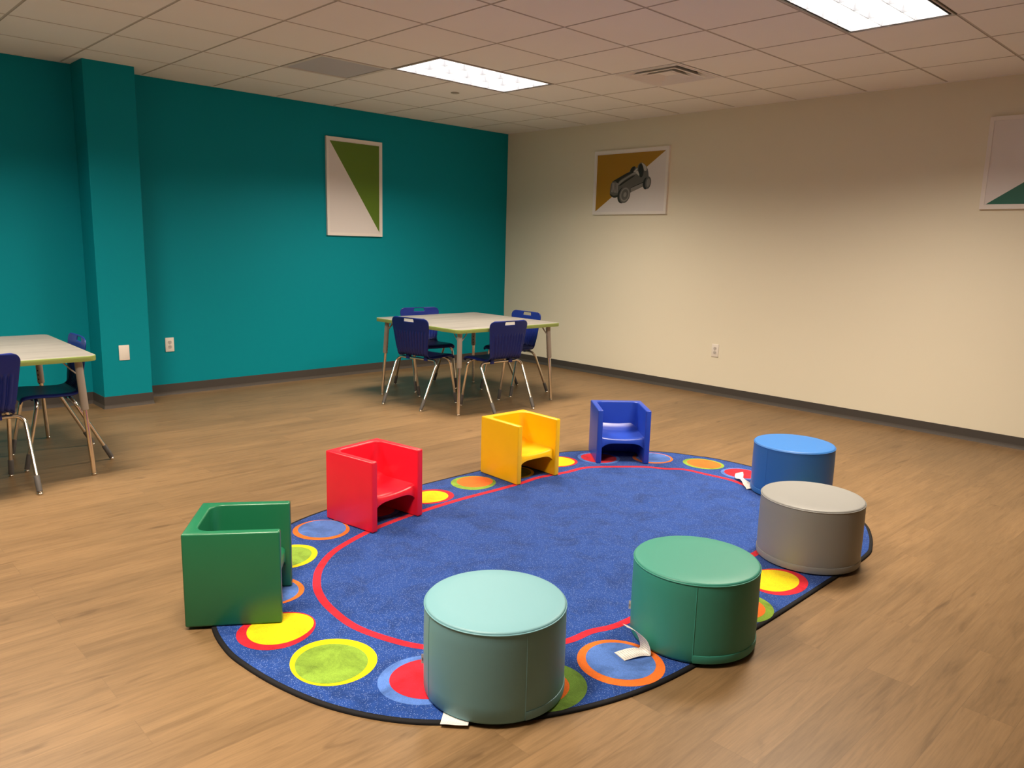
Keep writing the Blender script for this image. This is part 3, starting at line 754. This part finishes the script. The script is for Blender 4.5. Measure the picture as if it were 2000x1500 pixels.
# ------------------------------------------------------------------ school chairs
def school_chair(label, loc, deg, group):
    t = thing('school_chair', label, 'chair', (loc[0],loc[1],0), rad(deg), group)
    ctrl = [(.236,.423),(.233,.438),(.215,.450),(.16,.455),(.06,.450),(-.02,.448),(-.068,.453),(-.097,.472),(-.111,.508),(-.119,.56),(-.128,.64),(-.138,.72),(-.146,.786)]
    P = resample(catmull([(a,0,b) for a, b in ctrl], 16), 72); L = len(P)
    arc = [0]
    for i in range(1, L): arc.append(arc[-1]+(P[i]-P[i-1]).length)
    tot = arc[-1]
    def halfw(i):
        p = P[i]; s = arc[i]
        if p.z < .50 or p.x > -.05: w_ = .205-.028*max(0, min(1, (.20-p.x)/.30))
        else: w_ = .177+.036*min(1, max(0, (p.z-.47)/.27))**.9
        e = tot-s; r = .048
        if e < r: w_ -= r-math.sqrt(max(0, r*r-(r-e)**2))
        r = .04
        if s < r: w_ -= .6*(r-math.sqrt(max(0, r*r-(r-s)**2)))
        return w_
    nc = 88
    def grid(i0, i1, name):
        V, F = [], []
        for i in range(i0, i1+1):
            p = P[i]; tg = (P[min(i+1,L-1)]-P[max(i-1,0)]).normalized(); nn = Vector((-tg.z,0,tg.x))   # towards the back / underside
            if nn.z > 0 and p.z < .46 and p.x > -.05: nn = -nn
            if p.x < -.095 and nn.x > 0: nn = -nn
            hw = halfw(i)
            for c in range(nc+1):
                u = -1+2*c/nc; off = 0
                q = p+Vector((0,hw*u,0))
                back = min(1, max(0, (p.z-.455)/.06)) if p.x < -.05 else 0
                q.x += back*.016*(u*u-.5)
                if back < .5: q.z += -.016*max(0, (abs(u)-.86)/.14)**2*(1-back)-.006*(1-u*u)*(1 if p.x > -.05 else 0)
                if p.x < -.08 and .438 < p.z < .672:
                    m_ = min(1, (p.z-.438)/.02, (.672-p.z)/.018)*min(1, max(0, (.90-abs(u))/.06))
                    off = .0062*m_*math.cos(2*PI*11*(u/1.8))
                q += nn*off
                V.append(q)
        w_ = nc+1
        for i in range(i1-i0):
            for c in range(nc):
                pm = P[i0+i]; u = -1+2*(c+.5)/nc
                if name == 'backrest' and .748 < pm.z < .770 and abs(u) < .27: continue
                a = i*w_+c; F.append((a,a+1,a+w_+1,a+w_))
        me = bpy.data.meshes.new(name); me.from_pydata(V, [], F); me.materials.append(M_navy)
        bm = bmesh.new(); bm.from_mesh(me); bmesh.ops.recalc_face_normals(bm, faces=bm.faces); bm.to_mesh(me); bm.free()
        me.shade_smooth()
        o = obj(name, me, t); s = o.modifiers.new('solid', 'SOLIDIFY'); s.thickness = .006; s.offset = 0
        return o
    sp = next(i for i in range(L) if P[i].x < -.085 and P[i].z > .462)
    grid(0, sp, 'seat'); grid(sp, L-1, 'backrest')
    # tube frame
    for fx, tx, tz, ty in ((-.237,-.035,.418,.236), (.237,.150,.424,.214)):
        ends = []
        for s in (1, -1):
            foot, cor, mid = (fx,s*.222,.012), (tx,s*ty,tz), (tx,0,tz)
            arcp = fillet(foot, cor, mid, .055)
            mb = MB(); mb.tube([foot]+arcp, .0115, 12); leg = mb.build('leg', M_chrome, t, smooth=60)
            ends.append(arcp[-1])
            d = (Vector(cor)-Vector(foot)).normalized(); f = Vector(foot)
            mb = MB(); mb.tube([f+d*.004,f+d*.006,f+d*.094,f+d*.098], [.012,.0150,.0150,.0125], 14); mb.build('boot', M_boot, leg, smooth=40)
            mb = MB(); mb.lathe([(0,0),(.010,.0005),(.0135,.004),(.0135,.008),(.008,.014),(0,.0145)], 16, (fx,s*.222,0)); mb.build('glide', M_chrome, leg, smooth=50)
        mb = MB(); mb.tube(ends, .0115, 12); mb.build('crossbar', M_chrome, t, smooth=60)
        for s in (1, -1):
            mb = MB(); mb.box((tx-.017,s*.105-.02,tz-.013), (tx+.017,s*.105+.02,.447)); mb.build('mounting_clip', M_navy, t, bevel=.004, bsegs=2)
    return t
gA, gB = 'school chairs around the corner table', 'school chairs at the table by the column'
chair_spots = [
    ('navy school chair left of the corner table, its ribbed back to the viewer', (-2.607,-1.683), 10.7, gA),
    ('navy school chair right of the front leg of the corner table, back to the viewer', (-2.156,-2.212), 87.4, gA),
    ('blue school chair behind the corner table, against the beige wall', (-1.490,-1.741), 177, gA),
    ('blue school chair behind the corner table, against the teal wall', (-2.053,-1.043), -101, gA),
    ('navy school chair cut off by the picture edge, back to the viewer', (-6.012,-2.171), 94.8, gB),
    ('navy school chair seen sideways, between the table and the teal column', (-5.474,-1.654), 178, gB)]
base_chair = None
for lab, loc, deg, grp in chair_spots:
    if base_chair is None: base_chair = c = school_chair(lab, loc, deg, grp)
    else:
        c = dup(base_chair); c.location = (loc[0],loc[1],0); c.rotation_euler = (0,0,rad(deg)); c['label'] = lab; c['group'] = grp

# ------------------------------------------------------------------ activity tables
def table(label, loc, rz):
    t = thing('activity_table', label, 'table', (loc[0],loc[1],0), rz, 'square activity tables')
    hs, zt = .614, .729
    mb = MB(); mb.prism(rrect(hs-.004,hs-.004,.050), zt-.030, zt); mb.build('tabletop', M_lam, t, smooth=30)
    mb = MB(); n_ = len(rrect(hs,hs,.054))
    prof = [(-.004,zt-.0005),(-.001,zt-.001),(0,zt-.005),(0,zt-.026),(-.002,zt-.031),(-.006,zt-.031)]
    V = []
    for d, z in prof: V += [(x,y,z) for x, y in rrect(hs+d,hs+d,.054+d)]
    mb.add(V, [(k*n_+i, k*n_+(i+1)%n_, (k+1)*n_+(i+1)%n_, (k+1)*n_+i) for k in range(len(prof)-1) for i in range(n_)])
    mb.build('edge_band', M_edge, t, smooth=50)
    for sx in (1, -1):
        for sy in (1, -1):
            top = Vector((sx*.528,sy*.528,zt-.031)); ft = Vector((sx*.562,sy*.562,.012)); d = (ft-top)/(ft-top).length
            at = lambda z: top+(ft-top)*((top.z-z)/(top.z-ft.z))
            mb = MB(); mb.tube([top,at(.405),at(.40)], [.0215,.0215,.018], 16); leg = mb.build('leg', M_tubegrey, t, smooth=50)
            mb = MB(); mb.tube([at(.42),ft], .0140, 14); ins = mb.build('leg_insert', M_chrome, leg, smooth=60)
            mb = MB()
            inward = Vector((-sx,-sy,0)).normalized()
            for k in range(4):
                c = at(.47-.03*k+.02); mb.tube([c+inward*(.0205),c+inward*.0222], .0045, 8)
            mb.build('height_holes', M_black, leg, smooth=0)
            mb = MB(); mb.lathe([(0,0),(.011,.0005),(.015,.004),(.015,.009),(.010,.0145),(0,.015)], 16, (ft.x,ft.y,0)); mb.build('glide', M_chrome, leg, smooth=50)
            mb = MB(); mb.lathe([(.036,zt-.0312),(.036,zt-.034),(.024,zt-.036)], 20, (top.x,top.y,0)); mb.build('mount_plate', M_tubegrey, leg, smooth=40)
            for dx, dy in ((-sx,0),(0,-sy)):
                mb = MB(); a = at(.600); b = Vector((top.x+dx*.088,top.y+dy*.088,zt-.031))
                mb.tube([a, a.lerp(b,.5)+Vector((0,0,-.004)), b], .0042, 8); mb.build('brace', M_tubegrey, t, smooth=60)
    return t
table('square pale-topped table with lime edge in the far corner of the room', (-2.074,-1.700), -.010)
table('square pale-topped table with lime edge by the teal column, partly out of view', (-5.984,-1.604), -.023)
